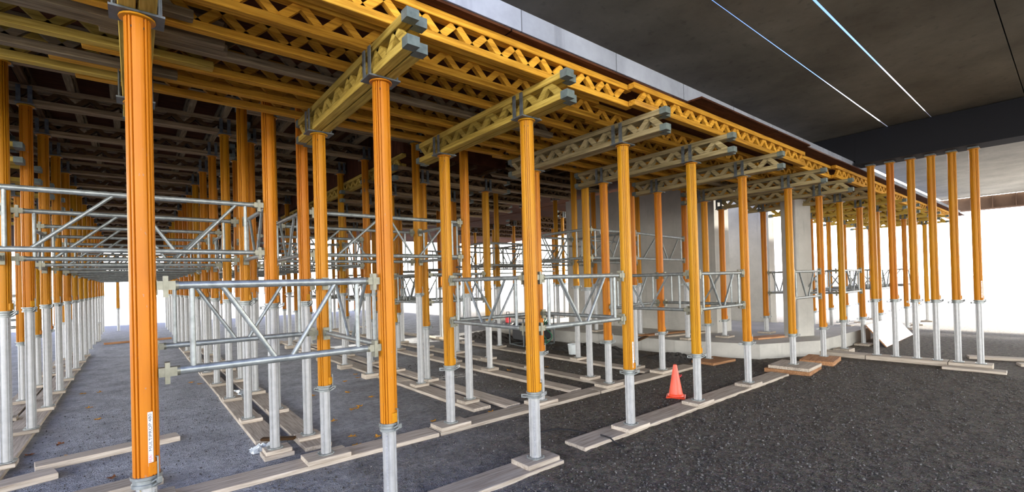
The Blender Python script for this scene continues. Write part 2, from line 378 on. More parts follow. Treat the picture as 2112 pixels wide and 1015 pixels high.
def lug_mb(s):
    mb = MB()
    mb.box((.058, -.012, -.014), (.122, .012, -.004)); mb.box((.058, -.012, -.038), (.122, .012, -.028)); mb.box((.112, -.012, -.038), (.124, .012, -.004))
    if s: mb.v = [(x, y, z + (x - .06) * .55) for x, y, z in mb.v]
    return mb
def bracket_mb():
    mb = MB(); mb.box((.050, -.022, .008), (.076, .022, .075)); mb.tube((.0755, .0, .045), (.079, .0, .045), .006, 8); return mb
def pin_mb(): return MB().tube((.080, .016, -.030), (.080, .016, .105), .005, 6).tube((.060, .016, .1), (.080, .016, .1), .005, 6)
def base_mb():
    c, r = .075, .03
    poly = [(-c + r, -c), (c - r, -c), (c, -c + r), (c, c - r), (c - r, c), (-c + r, c), (-c, c - r), (-c, -c + r)]
    mb = MB(); mb.prism(poly, 0, .009)
    for sx in (-1, 1):
        for sy in (-1, 1): mb.tube((sx * .056, sy * .056, .009), (sx * .056, sy * .056, .016), .009, 6)
    return mb
def fork_base_mb(): return MB().box((-.125, -.085, 0), (.125, .085, .012)).box((-.035, -.035, -.05), (.035, .035, 0))
def upright_mb(): return MB().box((-.022, -.004, 0), (.022, .004, .215)).box((-.022, -.004, 0), (-.016, .012, .215))
def holes_mb():
    mb = MB()
    for a in (28.5, 61.5, 118.5, 151.5, 208.5, 241.5, 298.5, 331.5):
        x, y = cos(radians(a)), sin(radians(a)); mb.tube((x * .05, y * .05, 0), (x * .0582, y * .0582, 0), .0065, 8)
    return mb
NPROP = [0]
def prop(t, d, H, collar, zb, label, group, rot=0.0, along='Y', detail=2, name='shoring_prop', fork=True):
    """an adjustable shoring prop: galvanised inner tube below, orange outer tube above"""
    o = link(name, None, loc=(t, d, zb), rot=(0, 0, 0)); tag(o, label, 'prop', group)
    L = H - collar - .034
    link('outer_tube', outer_mesh(L), o, (0, 0, collar - zb + .028), (0, 0, rot))
    link('inner_tube', inner_mesh(collar - zb - .004, detail == 2), o, (0, 0, .004), (0, 0, rot))
    nutm = cached(('nut',), GALVT, nut_mb, 'adjusting_nut')
    n = link('adjusting_nut', nutm, o, (0, 0, collar - zb))
    link('base_plate', cached(('base',), GALVT, base_mb, 'base_plate'), o)
    link('head_plate', cached(('head',), ORANGE, head_plate_mb, 'head_plate'), o, (0, 0, H - zb - .008))
    if detail >= 1:
        a = random.uniform(-.6, .3) - pi / 4
        for s, da in ((0, pi * .95), (1, 0)):
            link('handle_lug', cached(('lug', s), GALVT, lambda: lug_mb(s), 'handle_lug'), n, rot=(0, 0, a + da))
        link('locking_bracket', cached(('bracket',), ORANGE, bracket_mb, 'locking_bracket'), o, (0, 0, collar - zb + .03), (0, 0, a))
        link('locking_pin', cached(('pin',), GALVT, pin_mb, 'locking_pin'), o, (0, 0, collar - zb + .03), (0, 0, a))
        link('pin_hole', cached(('holes',), BLACK, holes_mb, 'pin_hole'), o, (0, 0, H - zb - .07), (0, 0, rot))
    if fork:
        fr = 0 if along == 'Y' else pi / 2
        f = link('fork_head', cached(('fork',), DARKST, fork_base_mb, 'fork_head'), o, (0, 0, H - zb + .001), (0, 0, fr))
        for sx in (-1, 1):
            for sy in (-1, 1):
                link('upright', cached(('upr',), DARKST, upright_mb, 'upright'), f, (sx * .108, sy * .052, .012), (0, 0, pi / 2 * sx))
    return o

BOARDS = [(6.0, .47, 6.34, .47, .17), (3.2, .50, 3.7, .74, .1), (3.7, .70, 4.02, .4, .12)]
def pad(x, y, z0, w, l, h, label, rot=0, mat=None, group=None):
    o = link('timber_pad', cached(('pad', w, l, h), mat or PLANK, lambda: MB().bbox((-w / 2, -l / 2, 0), (w / 2, l / 2, h)), 'timber_pad'), None, (x, y, z0), (0, 0, rot))
    if z0 < .02: BOARDS.append((x - w / 2, y, x + w / 2, y, l / 2 + .04))
    return tag(o, label, 'timber pad', group)
def plank(p0, p1, w, h, label, z0=0.0, mat=None, group=None, name='scaffold_board'):
    p0 = Vector((*p0, 0)); p1 = Vector((*p1, 0)); L = (p1 - p0).length; a = math.atan2(p1.y - p0.y, p1.x - p0.x)
    BOARDS.append((p0.x, p0.y, p1.x, p1.y, w / 2 + .02))
    mb = MB(); mb.bbox((0, -w / 2, 0), (L, w / 2, h), .005)
    return tag(link(name, mb.mesh(name, mat or PLANK), None, (p0.x, p0.y, z0), (0, 0, a)), label, 'board', group)

# ------------------------------------------------------------------ lattice girders
def chord_mb(L): return MB().bbox((0, -.04, 0), (L, .04, .06), .004)
def lattice_mb(L):
    mb = MB(); p = .148; n = int((L - .14) / p); x0 = (L - n * p) / 2; w = .041; th = .022
    for i in range(n):
        xa = x0 + i * p; zb, zt = .06, .18
        b, t = (xa + .012, xa + p - .012) if i % 2 == 0 else (xa + p - .012, xa + .012)
        vs = []
        for y in (-th, th): vs += [(b - w, y, zb), (b + w, y, zb), (t + w, y, zt), (t - w, y, zt)]
        mb.add(vs, [(0, 1, 2, 3), (7, 6, 5, 4), (0, 3, 7, 4), (1, 5, 6, 2), (0, 4, 5, 1), (3, 2, 6, 7)])
    return mb
def cap_mb(): return MB().box((-.006, -.045, -.004), (.075, .045, .064))
def girder(x, y, z, L, ang, mat, label, group, caps=False, lat=None):
    """a timber lattice girder 24 cm deep, its origin at one end of the bottom chord"""
    L = round(L, 2)
    o = link('lattice_girder', None, loc=(x, y, z), rot=(0, 0, ang)); tag(o, label, 'girder', group)
    cm = cached(('chord', L), mat, lambda: chord_mb(L), 'chord')
    link('bottom_chord', cm, o); link('top_chord', cm, o, (0, 0, .18))
    link('lattice_web', cached(('lattice', L), lat or mat, lambda: lattice_mb(L), 'lattice_web'), o)
    if caps:
        c = cached(('cap',), CAPST, cap_mb, 'end_cap')
        for zz in (0, .18):
            link('end_cap', c, o, (0, 0, zz)); link('end_cap', c, o, (L, 0, zz), (0, 0, pi))
    return o

# ------------------------------------------------------------------ brace frames
def coupler_mb(): return MB().box((.062, -.026, -.026), (.15, .026, .026)).tube((.15, 0, 0), (.165, 0, 0), .029, 10)
def wedge_mb(): return MB().box((.092, -.031, -.068), (.116, .031, .055))
def frame_parts(Lk, style):
    e = .13; r = .0155
    U = [e + .10, Lk - e - .10]
    if style == 'V': D = [(.26, .5, .47, 0), (.53, 0, .74, .5)]
    else: D = [(.17, 0, .42, .5), (.47, .5, .62, 0), (.66, 0, .86, .5)] if Lk > 1.9 else [(.2, 0, .46, .5), (.54, .5, .8, 0)]
    return U, [((a * Lk, 0, b), (c * Lk, 0, d)) for a, b, c, d in D], r
def frame(p0, p1, z, label, group, style='V', detail=2):
    """a galvanised truss frame wedged between two props: two chords half a metre apart"""
    p0 = Vector((*p0, 0)); p1 = Vector((*p1, 0)); Lk = round((p1 - p0).length, 2); a = math.atan2(p1.y - p0.y, p1.x - p0.x)
    o = link('brace_frame', None, loc=(p0.x, p0.y, z), rot=(0, 0, a)); tag(o, label, 'brace frame', group)
    q = .14 if detail else .066
    ch = cached(('fchord', Lk, q), GALVT, lambda: MB().tube((q, 0, 0), (Lk - q, 0, 0), .0242, 12), 'chord')
    link('chord', ch, o); link('chord', ch, o, (0, 0, .5))
    U, D, r = frame_parts(Lk, style)
    um = cached(('fup',), GALVT, lambda: MB().tube((0, 0, .015), (0, 0, .485), r, 8), 'upright')
    for u in U: link('upright', um, o, (u, 0, 0))
    for i, (A, B) in enumerate(D):
        link('diagonal', cached(('fd', Lk, style, i), GALVT, lambda: MB().tube((A[0], 0, A[2]), (B[0], 0, B[2]), r, 8), 'diagonal'), o)
    if detail:
        for zz in (0, .5):
            for x, rr in ((0, 0), (Lk, pi)):
                c = link('coupler', cached(('coup',), CLAMP, coupler_mb, 'coupler'), o, (x, 0, zz), (0, 0, rr))
                link('wedge', cached(('wedge',), CLAMP, wedge_mb, 'wedge'), c)
    return o

# ------------------------------------------------------------------ front bay
PT = [0, 1.455, 2.94, 4.44, 5.95, 7.49, 9.32, 10.82, 12.2, 13.7, 15.2, 16.7, 18.2, 19.7, 21.2]
PB = [.09, .09, .09, .09, .09, .09, .13, .09, .09]
PC = [.735, .72, .70, .70, .70, .71, .66, .66, .70]
for i, t in enumerate(PT):
    zb = PB[i] if i < len(PB) else .045; cl = PC[i] if i < len(PC) else .66
    lab = {0: 'thick nearest orange prop in the left foreground with a white sticker near its foot',
           1: 'second orange prop of the front row, cut off by the bottom edge of the photo',
           2: 'third orange prop of the front row, on a board end in the middle foreground',
           3: 'fourth orange prop of the front row with a narrow upright sticker, left of the cone',
           4: 'fifth orange prop of the front row, standing just behind the traffic cone',
           5: 'sixth orange prop of the front row, near the far end of its board',
           6: 'seventh orange prop of the front row, on a stack of square timber pads',
           7: 'eighth orange prop of the front row, right of the square concrete column'}.get(i, 'orange prop in the bright distance, %s along the front row under the slab edge' % ORD[i])
    o = prop(t, 0 if i != 7 else -.03, 3.35, cl, zb, lab, 'orange props of the front row', detail=2 if i < 8 else 1)
    if i == 0: P1 = o
    if i == 3: P4 = o
    if i < 9: lab2 = 'square timber pad under the %s front-row prop' % ORD[i]
    if i < 6: pad(t, 0, .045, .40, .26, .045, lab2)
    elif i > 7: pad(t, 0, .0, .40, .30, zb, 'timber pad under the distant %s front-row prop' % ORD[i])
QD = 1.54
QT = [0, 1.455, 2.94, 4.44, 5.95, 7.49, 9.32, 10.82, 12.2, 13.7, 15.2, 16.7, 18.2, 19.7, 21.2]
for i, t in enumerate(QT):
    d = QD if i != 6 else 1.62
    if i == 7: d = 2.0
    if i == 8: d = 1.62
    zb = .09 if i < 6 else (.05 if i == 6 else (.36 if i < 10 else .045))
    cl = .76 if i < 7 else (.72 if i < 10 else .66)
    lab = 'orange prop of the second row, directly behind the %s front-row prop' % ORD[i]
    prop(t, d, 3.35, cl, zb, lab, 'orange props of the second row', detail=2 if i < 7 else 1)
    if i < 6: pad(t, d, .045, .42, .27, .045, 'timber pad under the second-row prop behind the %s front-row prop' % ORD[i])
    elif i > 6: pad(t, d, zb - .045 + (.005 if i < 10 else 0), .35, .30, .04, 'flat timber pad under the distant %s second-row prop' % ORD[i])
pad(9.35, 0.02, 0, .86, .72, .075, 'lower square plywood pad under the seventh front-row prop', .1, PLYEDGE)
pad(9.33, -0.02, .075, .74, .66, .055, 'upper square board pad directly under the seventh front-row prop', .05, PLANK)
pad(10.55, -.05, 0, .80, .56, .09, 'flat reddish plywood pad beneath the eighth front-row prop', .12, PLYEDGE)
pad(9.25, 1.48, 0, .78, .50, .05, 'flat reddish board under the seventh second-row prop beside the kerb', -.1, PLYEDGE)
# double yellow lattice girders over each front/second row pair
for i, t in enumerate(PT):
    m = OLIVE if i < 3 or i > 8 else OLIVEG
    tt = t; L = 2.72 if i % 2 == 0 else 2.66
    for s, w in ((-1, 'left'), (1, 'right')):
        girder(tt + s * .046, -.60 + (.03 * s), 3.364, L, pi / 2, m, '%s of the paired lattice girders on top of the %s front-row prop' % (w, ORD[i]), 'paired girders over the front rows', caps=True)
# frames tying the front towers
FZ = 1.325
FU = 2.165
for i in (0, 2, 4, 6, 8, 10, 12):
    far = i >= 6
    frame((PT[i], 0), (PT[i + 1], 0 if i != 6 else -.03), FZ, 'galvanised brace frame between the %s and %s props of the front row' % (ORD[i], ORD[i + 1]), 'brace frames of the front row', detail=2 if i < 9 else 0)
    if i != 6: frame((QT[i], QD if i != 8 else 1.62), (QT[i + 1], QD), FZ, 'galvanised brace frame of the second row behind the %s and %s front-row props' % (ORD[i], ORD[i + 1]), 'brace frames of the second row', detail=1 if i < 8 else 0)
    for j in (i, i + 1):
        if j in (6, 7): continue
        frame((PT[j], 0), (QT[j], QD if j != 8 else 1.62), FZ, 'galvanised brace frame running back from the %s front-row prop to the second row' % ORD[j], 'brace frames running front to back', 'V', detail=1 if j < 9 else 0)
# joists along the front bay, lapped end to end
JD = [-.335, .15, .55, .91, 1.28, 1.63, 1.95]
SEG = [(-.42, 4.12), (4.05, 8.83), (8.75, 10.5), (10.4, 14.9), (14.8, 19.4), (19.3, 23.9)]
segw = ['over the nearest props', 'over the middle of the front bay', 'beside the black beam', 'beyond the black beam', 'in the bright distance', 'farthest along the slab edge']
for k, d in enumerate(JD):
    for i, (a, b) in enumerate(SEG):
        if k and i > 4: continue
        j = [0, -.12, .1, .22, .15, -.05, .05][k] + random.uniform(-.05, .05)
        a2 = a + (j if (k or i) and i == 0 else 0); b2 = b
        off = .045 if i % 2 else -.045
        if k == 0: off = [0, -.05, -.11, -.06, -.12, -.06][i] * 0.9; off = off if i % 2 or i == 0 else off
        if k == 0: off = -.0 if i % 2 == 0 else -.088
        m = GREYW if (k, i) in ((3, 0), (4, 2)) else HONEY
        lab = 'outermost yellow lattice joist under the slab edge, %s' % segw[i] if k == 0 else '%s yellow joist back from the slab edge, %s' % (ORD[k], segw[i])
        if m is GREYW: lab = lab.replace('yellow', 'grey weathered')
        girder(a2, d + off, 3.607, b2 - a2, 0, m, lab, 'joists of the front bay')
for k, (d, e, m) in enumerate([(-.12, .05, GREYW), (.38, .3, GREYW), (.69, .52, GREYW), (.775, .55, GREYW), (1.14, .5, OLIVE), (1.5, .28, GREYW), (1.80, .12, OLIVE)]):
    girder(-4.4, d, 3.607, 4.4 + e, 0, m, '%s weathered joist from the left lapping past the nearest prop' % ORD[k], 'weathered joists at upper left')

# boards under the front rows
plank((-.9, .03), (3.17, -.01), .30, .045, 'pale board at bottom centre ending under the third front-row prop')
plank((3.56, .07), (8.78, .03), .30, .045, 'long pale board beside the traffic cone under the front-row props')
plank((-.35, 1.58), (2.70, 1.55), .29, .045, 'pale board at lower left running under the second-row prop')
plank((2.72, 1.55), (5.55, 1.53), .29, .045, 'pale board in the middle of the second row, crossing behind the third front-row prop')
plank((5.57, 1.53), (8.42, 1.53), .29, .045, 'pale board at the far end of the second row, behind the cone')
plank((-1.95, 2.72), (-.66, 3.05), .24, .06, 'short weathered board lying nearest the left edge of the photo')
plank((-.85, 3.40), (.35, 3.56), .22, .06, 'short pale board passing behind the thick nearest prop, at left')
plank((-.92, 2.10), (.14, 2.17), .24, .06, 'short board at the bottom edge behind the foot of the nearest prop')

# ------------------------------------------------------------------ the left alley
AD = [2.1, 3.59, 5.09, 6.55, 8.0, 9.5, 11.0, 12.45, 13.9, 15.4, 16.9, 18.4, 19.9, 21.4, 22.9]
TALLG = 'tall props of the back bays'
def row(tx, ds, H, col, text, group, rowgroup=None, zb=.09, along='X', near=3, skip=()):
    for i, d in enumerate(ds):
        if i in skip: continue
        prop(tx, d, H, col, zb, text % ORD[i], group, along=along, detail=2 if i < near else (1 if i < 7 else 0))
row(-1.07, AD, 4.2, 1.60, 'orange prop, %s from the front in the left row of the alley', 'props of the alley left row')
row(1.10, AD, 4.2, 1.60, 'orange prop, %s from the front in the right row of the alley', 'props of the alley right row')
BD = [2.33, 3.82, 5.33, 6.7, 8.2, 9.7, 11.2, 12.7, 14.2, 15.7, 17.2, 18.7, 20.2]
row(1.50, BD, 4.2, 1.60, 'orange prop close right of the alley, %s from the front of the second tower row', 'props right of the alley')
row(3.75, BD[:2], 4.2, 1.60, 'orange prop of the middle bay, %s from the front', 'props of the middle bay')
for i, d in enumerate(BD[2:]):
    prop(3.46, d, 4.2, 1.60, .09, 'orange prop of the middle bay, %s from the front' % ORD[i + 2], 'props of the middle bay', along='X', detail=1 if i < 5 else 0)
LD = [4.7, 6.1, 7.45, 9.0, 10.5, 12.0, 13.5, 15.0]
row(-1.45, LD, 3.36, 1.0, 'orange prop at far left, %s from the front just outside the alley', 'props outside the alley left', near=2)
row(-3.65, LD[:6], 3.36, 1.0, 'orange prop near the left photo edge, %s from the front of the low outer bay', 'props of the low outer bay', near=0)
MD = [4.05, 5.37, 6.62, 8.1, 9.6, 11.1, 12.6, 14.1]
row(4.0, MD, 3.57, 1.0, 'shorter orange prop under the low middle bay, left row, %s from the front', 'props of the low middle bay', near=1)
row(5.39, MD, 3.57, 1.0, 'shorter orange prop under the low middle bay, right row, %s from the front', 'props of the low middle bay', near=1)
ED = [2.1, 3.6, 5.1, 6.4, 7.9, 9.4, 10.9, 12.4, 13.9, 15.4]
row(6.13, ED, 4.2, 1.62, 'tall orange prop left of the concrete kerb, %s from the front, left row', 'props beside the kerb', near=2)
row(7.45, ED, 4.2, 1.62, 'tall orange prop beside the concrete kerb, %s from the front, right row', 'props beside the kerb', near=2)
ED2 = [2.45, 3.75, 5.2, 6.7, 8.2]
row(9.95, ED2, 4.2, 1.62, 'tall orange prop standing on the concrete kerb, %s from the front', 'props on the kerb', zb=.365, near=1)

FD = [9.4, 10.9, 12.4, 13.9, 15.4, 16.9]
row(13.0, FD, 4.2, 1.62, 'orange prop of the distant bay behind the pier wall, left row, %s from the front', 'props of the distant bay', zb=0, near=0)
row(15.4, FD, 4.2, 1.62, 'orange prop of the distant bay behind the pier wall, right row, %s from the front', 'props of the distant bay', zb=0, near=0)
def cross_pair(t0, t1, ds, z, text, group, mat, n=99):
    for i, d in enumerate(ds[:n]):
        for s, w in ((-1, 'nearer'), (1, 'farther')):
            girder(t0, d + s * .046, z + .014, t1 - t0, 0, mat, text % (w, ORD[i]), group, caps=(i < 6), lat=BROWNW)
cross_pair(-1.62, 1.45, AD, 4.2, '%s of the paired lattice girders over the %s cross row of the alley', 'paired girders over the alley', CHORDW)
cross_pair(1.08, 4.10, BD[:2], 4.2, '%s of the paired lattice girders over the %s cross row right of the alley', 'paired girders right of the alley', CHORDW)
for i, d in enumerate(BD[2:]):
    for s, w in ((-1, 'nearer'), (1, 'farther')):
        girder(1.08, d + s * .046, 4.214, 2.48, 0, CHORDW, '%s of the paired lattice girders over the %s cross row right of the alley' % (w, ORD[i + 2]), 'paired girders right of the alley', lat=BROWNW)
cross_pair(-4.2, -1.05, LD[:6], 3.36, '%s of the paired lattice girders over the %s row of the low outer bay', 'paired girders of the low outer bay', OLIVE)
cross_pair(3.42, 5.95, MD, 3.57, '%s of the paired lattice girders over the %s row of the low middle bay', 'paired girders of the low middle bay', CHORDW)
cross_pair(5.84, 10.4, ED, 4.2, '%s of the paired lattice girders over the %s row beside the kerb', 'paired girders beside the kerb', CHORDW)
cross_pair(12.65, 17.5, FD, 4.2, '%s of the paired lattice girders over the %s row of the distant bay', 'paired girders of the distant bay', BROWNW)
for i, d in enumerate(FD): frame((13.0, d), (15.4, d), FU, 'brace frame of the distant bay behind the pier wall, %s row' % ORD[i], 'brace frames of the distant bay', 'W', detail=0)
# joists running away from the camera above the alley
n = 0
for k in range(12):
    t = -1.45 + k * .43
    for i, (a, b) in enumerate([(2.02, 7.4), (7.2, 12.6), (12.4, 17.8), (17.6, 23.2)]):
        girder(t + (.045 if i % 2 else -.045), a + (k % 3) * .05, 4.441, b - a, pi / 2, [GREYW, BROWNW, GREYW][k % 3],
               'timber joist above the alley, %s from the left, %s length' % (ORD[k], ORD[i]), 'joists above the alley')
for k in range(5):
    t = 3.66 + k * .5
    for i, (a, b) in enumerate([(3.97, 8.4), (8.2, 12.9)]):
        girder(t + (.045 if i % 2 else -.045), a, 3.811, b - a, pi / 2, OLIVE if k == 0 else BROWNW,
               'timber joist above the low middle bay, %s from the left, %s length' % (ORD[k], ORD[i]), 'joists of the low middle bay')
for k in range(10):
    t = 6.0 + k * .44
    girder(t, 2.02, 4.441, 7.6, pi / 2, BROWNW, 'timber joist above the bay beside the kerb, %s from the left' % ORD[k], 'joists beside the kerb')
    girder(t + .09, 9.5, 4.441, 7.6, pi / 2, BROWNW, 'farther timber joist above the bay beside the kerb, %s from the left' % ORD[k], 'joists beside the kerb')
for k in range(5):
    t = -4.1 + k * .5
    girder(t, 3.6, 3.61 + .003, 9.2, pi / 2, OLIVE, 'timber joist over the low outer bay, %s from the left' % ORD[k], 'joists of the low outer bay')
for k in range(2):
    girder(-1.5, 24.2 + k * .094, 3.214, 6.0, 0, HONEY, 'yellow lattice girder across the far end of the alley, %s of the pair' % ('nearer', 'farther')[k], 'girders at the far end of the alley')
for k, t in enumerate((-.6, 1.3, 3.4)):
    prop(t, 24.247, 3.2, 1.0, 0, 'orange prop under the yellow girder at the far end, %s from the left' % ORD[k], 'props at the far end', along='X', detail=0)

# brace frames of the back towers, two metres up
for i, d in enumerate(AD[:13]):
    frame((-1.07, d), (1.10, d), FU, 'long galvanised brace frame across the alley at its %s row of props' % ORD[i], 'brace frames across the alley', 'W', detail=1 if i < 6 else 0)
for i in range(0, 10, 2):
    for tx, w in ((-1.07, 'left'), (1.10, 'right')):
        frame((tx, AD[i]), (tx, AD[i + 1]), FU, 'galvanised brace frame along the %s side of the alley, %s tower back' % (w, ORD[i // 2]), 'brace frames along the alley', 'V', detail=1 if i < 4 else 0)
for i, d in enumerate(BD[:10]):
    frame((1.50, d), (3.75 if i < 2 else 3.46, d), FU, 'long galvanised brace frame right of the alley at the %s cross row' % ORD[i], 'brace frames right of the alley', 'W', detail=1 if i < 5 else 0)
for i in range(0, 8, 2):
    for tx, w in ((1.50, 'left'), (3.75, 'right')):
        tx = tx if tx < 3 or i < 2 else 3.46
        frame((tx, BD[i]), (tx, BD[i + 1]), FU, 'galvanised brace frame running back on the %s of the second tower row, %s tower' % (w, ORD[i // 2]), 'brace frames of the second tower row', 'V', detail=1 if i < 3 else 0)
for i, d in enumerate(MD):
    frame((4.0, d), (5.39, d), 1.45, 'low galvanised brace frame in the low middle bay at its %s cross row' % ORD[i], 'brace frames of the low middle bay', 'V', detail=1 if i < 4 else 0)
for i in range(0, 6, 2):
    for tx, w in ((4.0, 'left'), (5.39, 'right')):
        frame((tx, MD[i]), (tx, MD[i + 1]), 1.45, 'low galvanised brace frame along the %s row of the low middle bay, %s tower' % (w, ORD[i // 2]), 'brace frames of the low middle bay', 'V', detail=1 if i < 2 else 0)
for i, d in enumerate(ED):
    frame((6.13, d), (7.45, d), FU, 'galvanised brace frame left of the kerb at the %s cross row' % ORD[i], 'brace frames beside the kerb', 'V', detail=1 if i < 3 else 0)
    if i < 5: frame((7.45, d), (9.95, ED2[min(i, 4)]), FU, 'long bright brace frame reaching onto the kerb at the %s cross row' % ORD[i], 'brace frames reaching the kerb', 'W', detail=1 if i < 3 else 0)
for i in (0, 2):
    for tx, w in ((6.13, 'left'), (7.45, 'right')):
        frame((tx, ED[i]), (tx, ED[i + 1]), FU, 'galvanised brace frame along the %s row beside the kerb, %s tower' % (w, ORD[i // 2]), 'brace frames beside the kerb', 'V', detail=0)
for i in (0, 2, 4):
    frame((-3.65, LD[i]), (-1.45, LD[i]), FU - .9, 'low brace frame in the outer bay at far left, %s tower back' % ORD[i // 2], 'brace frames of the outer bay', 'W', detail=0)

# boards of the back bays (each row stands on boards laid end to end, with a pad under each prop)
def board_row(tx, w, d0, d1, n, text, xs=0, h=.045):
    L = (d1 - d0) / n
    for i in range(n):
        dx = random.uniform(-.012, .012)
        plank((tx + dx, d0 + i * L), (tx - dx, d0 + (i + 1) * L - .02), w, h, text % ORD[i], group='boards under the back rows')
board_row(-1.20, .31, 3.12, 14.4, 3, 'pale board under the left row of the alley, %s from the front')
board_row(-1.52, .28, 3.9, 15.4, 3, 'outer board left of the alley, %s from the front')
board_row(1.14, .27, 2.62, 14.4, 4, 'pale board under the right row of the alley, %s from the front')
board_row(1.52, .28, 1.98, 14.9, 4, 'second board right of the alley, %s from the front')
board_row(3.70, .30, 1.95, 13.0, 3, 'board under the middle bay row, %s from the front')
board_row(4.11, .25, 1.75, 13.0, 3, 'right-hand twin board of the middle bay, %s from the front')
board_row(5.38, .25, 1.75, 12.9, 3, 'board under the right row of the low middle bay, %s from the front')
board_row(6.12, .25, 1.78, 16.0, 4, 'board under the tall row left of the kerb, %s from the front')
board_row(7.44, .26, 1.80, 16.0, 4, 'board beside the concrete kerb, %s from the front')
def pads(tx, ds, text, n=99, w=.34, l=.22, z0=.045, h=.044, dx=0):
    for i, d in enumerate(ds[:n]): pad(tx + dx, d, z0, w, l, h, text % ORD[i], random.uniform(-.05, .05), group='pads under the back props')
pads(-1.07, AD[1:9], 'pad under a prop of the alley left row, %s visible from the front', dx=-.06, w=.27)
pads(1.10, AD[1:9], 'pad under a prop of the alley right row, %s behind the first', dx=.03, w=.25)
pads(1.50, BD[:8], 'pad under a prop close right of the alley, %s from the front', w=.26)
pads(3.75, BD[:2], 'pad under a prop of the middle bay, %s from the front', w=.26, dx=-.03)
for i, d in enumerate(BD[2:8]): pad(3.46, d, 0, .26, .22, .089, 'pad under a prop of the middle bay, %s from the front' % ORD[i + 2], group='pads under the back props')
pads(4.0, MD[:6], 'pad under a short prop of the low middle bay left row, %s from the front', w=.22, dx=.06)
pads(5.39, MD[:6], 'pad under a short prop of the low middle bay right row, %s from the front', w=.28)
pads(6.13, ED, 'pad under a tall prop left of the kerb, %s from the front', w=.30)
pads(7.45, ED, 'pad under a tall prop beside the kerb, %s from the front', w=.30)
pads(9.95, ED2, 'pad under a tall prop standing on the kerb, %s from the front', w=.34, z0=.32)
pads(-1.45, LD, 'pad under a prop outside the alley at far left, %s from the front', w=.24)
pads(-3.65, LD[:6], 'pad under a prop of the low outer bay, %s from the front', z0=0, h=.09)
pad(1.12, 2.1, .0, .29, .24, .045, 'lower block under the front prop of the alley right row')
pad(1.12, 2.1, .045, .25, .21, .044, 'upper block under the front prop of the alley right row')
pad(-1.1, 2.1, .0, .29, .24, .089, 'block under the front prop of the alley left row')

# ------------------------------------------------------------------ row of six props under the black beam
for i, d in enumerate([-.71, -1.02, -1.335, -1.63, -1.92, -2.21]):
    t = 11.66
    o = prop(t, d, 3.935, 1.20, .09, 'tall orange prop under the black beam, %s from the left of six' % ORD[i], 'six props under the black beam', along='Y', detail=1, fork=False)
    link('packing_plate', cached(('pack',), DARKST, lambda: MB().box((-.10, -.07, 0), (.10, .07, .029)), 'packing_plate'), o, (0, 0, 3.935 - .09))
    if i == 5: P6F = o
plank((11.62, .42), (11.64, -.55), .34, .088, 'left length of the timber sill under the six beam props')
plank((11.64, -.56), (11.68, -1.78), .34, .088, 'middle length of the timber sill under the six beam props')
plank((11.68, -1.79), (11.70, -2.36), .34, .088, 'right length of the timber sill under the six beam props')
plank((11.52, -1.75), (11.55, -2.55), .26, .045, 'thin board end poking out past the sill under the beam props', mat=PLANK).location.x -= .22
plank((12.9, -1.9), (13.2, -3.0), .25, .05, 'loose pale board behind the beam props at the right')
plank((12.4, -2.62), (13.1, -4.6), .22, .05, 'loose board at the right edge of the photo')

# leaning plywood panel
pn = link('plywood_board', None, loc=(13.55, -.46, 0), rot=(radians(0), 0, radians(1)))
tag(pn, 'white-faced plywood panel leaning beside the kerb behind the beam props', 'panel')
Mx = Matrix.Rotation(radians(52), 4, 'X')
link('board', MB().box((0, 0, 0), (3.0, .62, .022), Mx).mesh('board', PLYEDGE), pn)
link('white_face', MB().box((0.004, .004, .0225), (2.996, .616, .026), Mx).mesh('white_face', WHITE), pn)

# ------------------------------------------------------------------ traffic cone
cn = link('traffic_cone', None, loc=(6.17, .47, 0), rot=(0, 0, .5)); tag(cn, 'orange plastic traffic cone standing on the gravel behind the long board', 'cone')
b = .135
link('base', MB().bbox((-b, -b, 0), (b, b, .028), .012).mesh('base', CONE), cn)
mb = MB(); mb.lathe([(.115, .028), (.108, .045), (.098, .06), (.030, .465), (.026, .486), (.018, .488), (.018, .44)], 28)
link('body', mb.mesh('body', CONE), cn)

# ------------------------------------------------------------------ writing on the props
def text_mesh(name, body, size, mat):
    cu = bpy.data.curves.new(name, 'FONT'); cu.body = body; cu.size = size; cu.extrude = .0004; cu.align_x = 'LEFT'; cu.align_y = 'CENTER'
    o = bpy.data.objects.new(name, cu); C.objects.link(o)
    dg = bpy.context.evaluated_depsgraph_get(); me = bpy.data.meshes.new_from_object(o.evaluated_get(dg))
    C.objects.unlink(o); bpy.data.objects.remove(o); me.materials.clear(); me.materials.append(mat); return me
def sticker(par, zc, azim, h=.30, w=.024, back=WHITE):
    """upright sticker on the tube's side, reading from bottom to top"""
    r = .0632
    s = link('sticker', MB().box((-w / 2, 0, -h / 2), (w / 2, .0012, h / 2)).mesh('sticker', back), par, (r * cos(azim), r * sin(azim), zc), (0, 0, azim - pi / 2))
    s['label'] = 'white sticker with red and black lettering'
    for body, x, m, sz in (('PERI', -h / 2 + .022, RED, .022), ('MULTIPROP 480', -h / 2 + .082, BLACK, .0215)):
        me = text_mesh('lettering', body, sz, m)
        k = (h / 2 - .01 - x) / max(v.co.x for v in me.vertices) if m is BLACK else 1
        for v in me.vertices: v.co.x *= k
        # text x -> up, text y -> sideways, facing outward
        R = Matrix(((0, 1, 0), (0, 0, 1), (1, 0, 0))).to_4x4()
        for v in me.vertices: v.co = R @ v.co + Vector((0, .0013, x))
        for v in me.vertices: v.co.x = v.co.x
        link('lettering', me, s)
sticker(P1, .97 - .09, radians(-72))
sticker(P4, .90 - .09, radians(-92))
sticker(P6F, 1.42 - .09, radians(-130))
link('measuring_tape', MB().box((-.006, -.0492, .02), (.006, -.048, .60)).mesh('measuring_tape', YELLOWM), P1, rot=(0, 0, -.75))

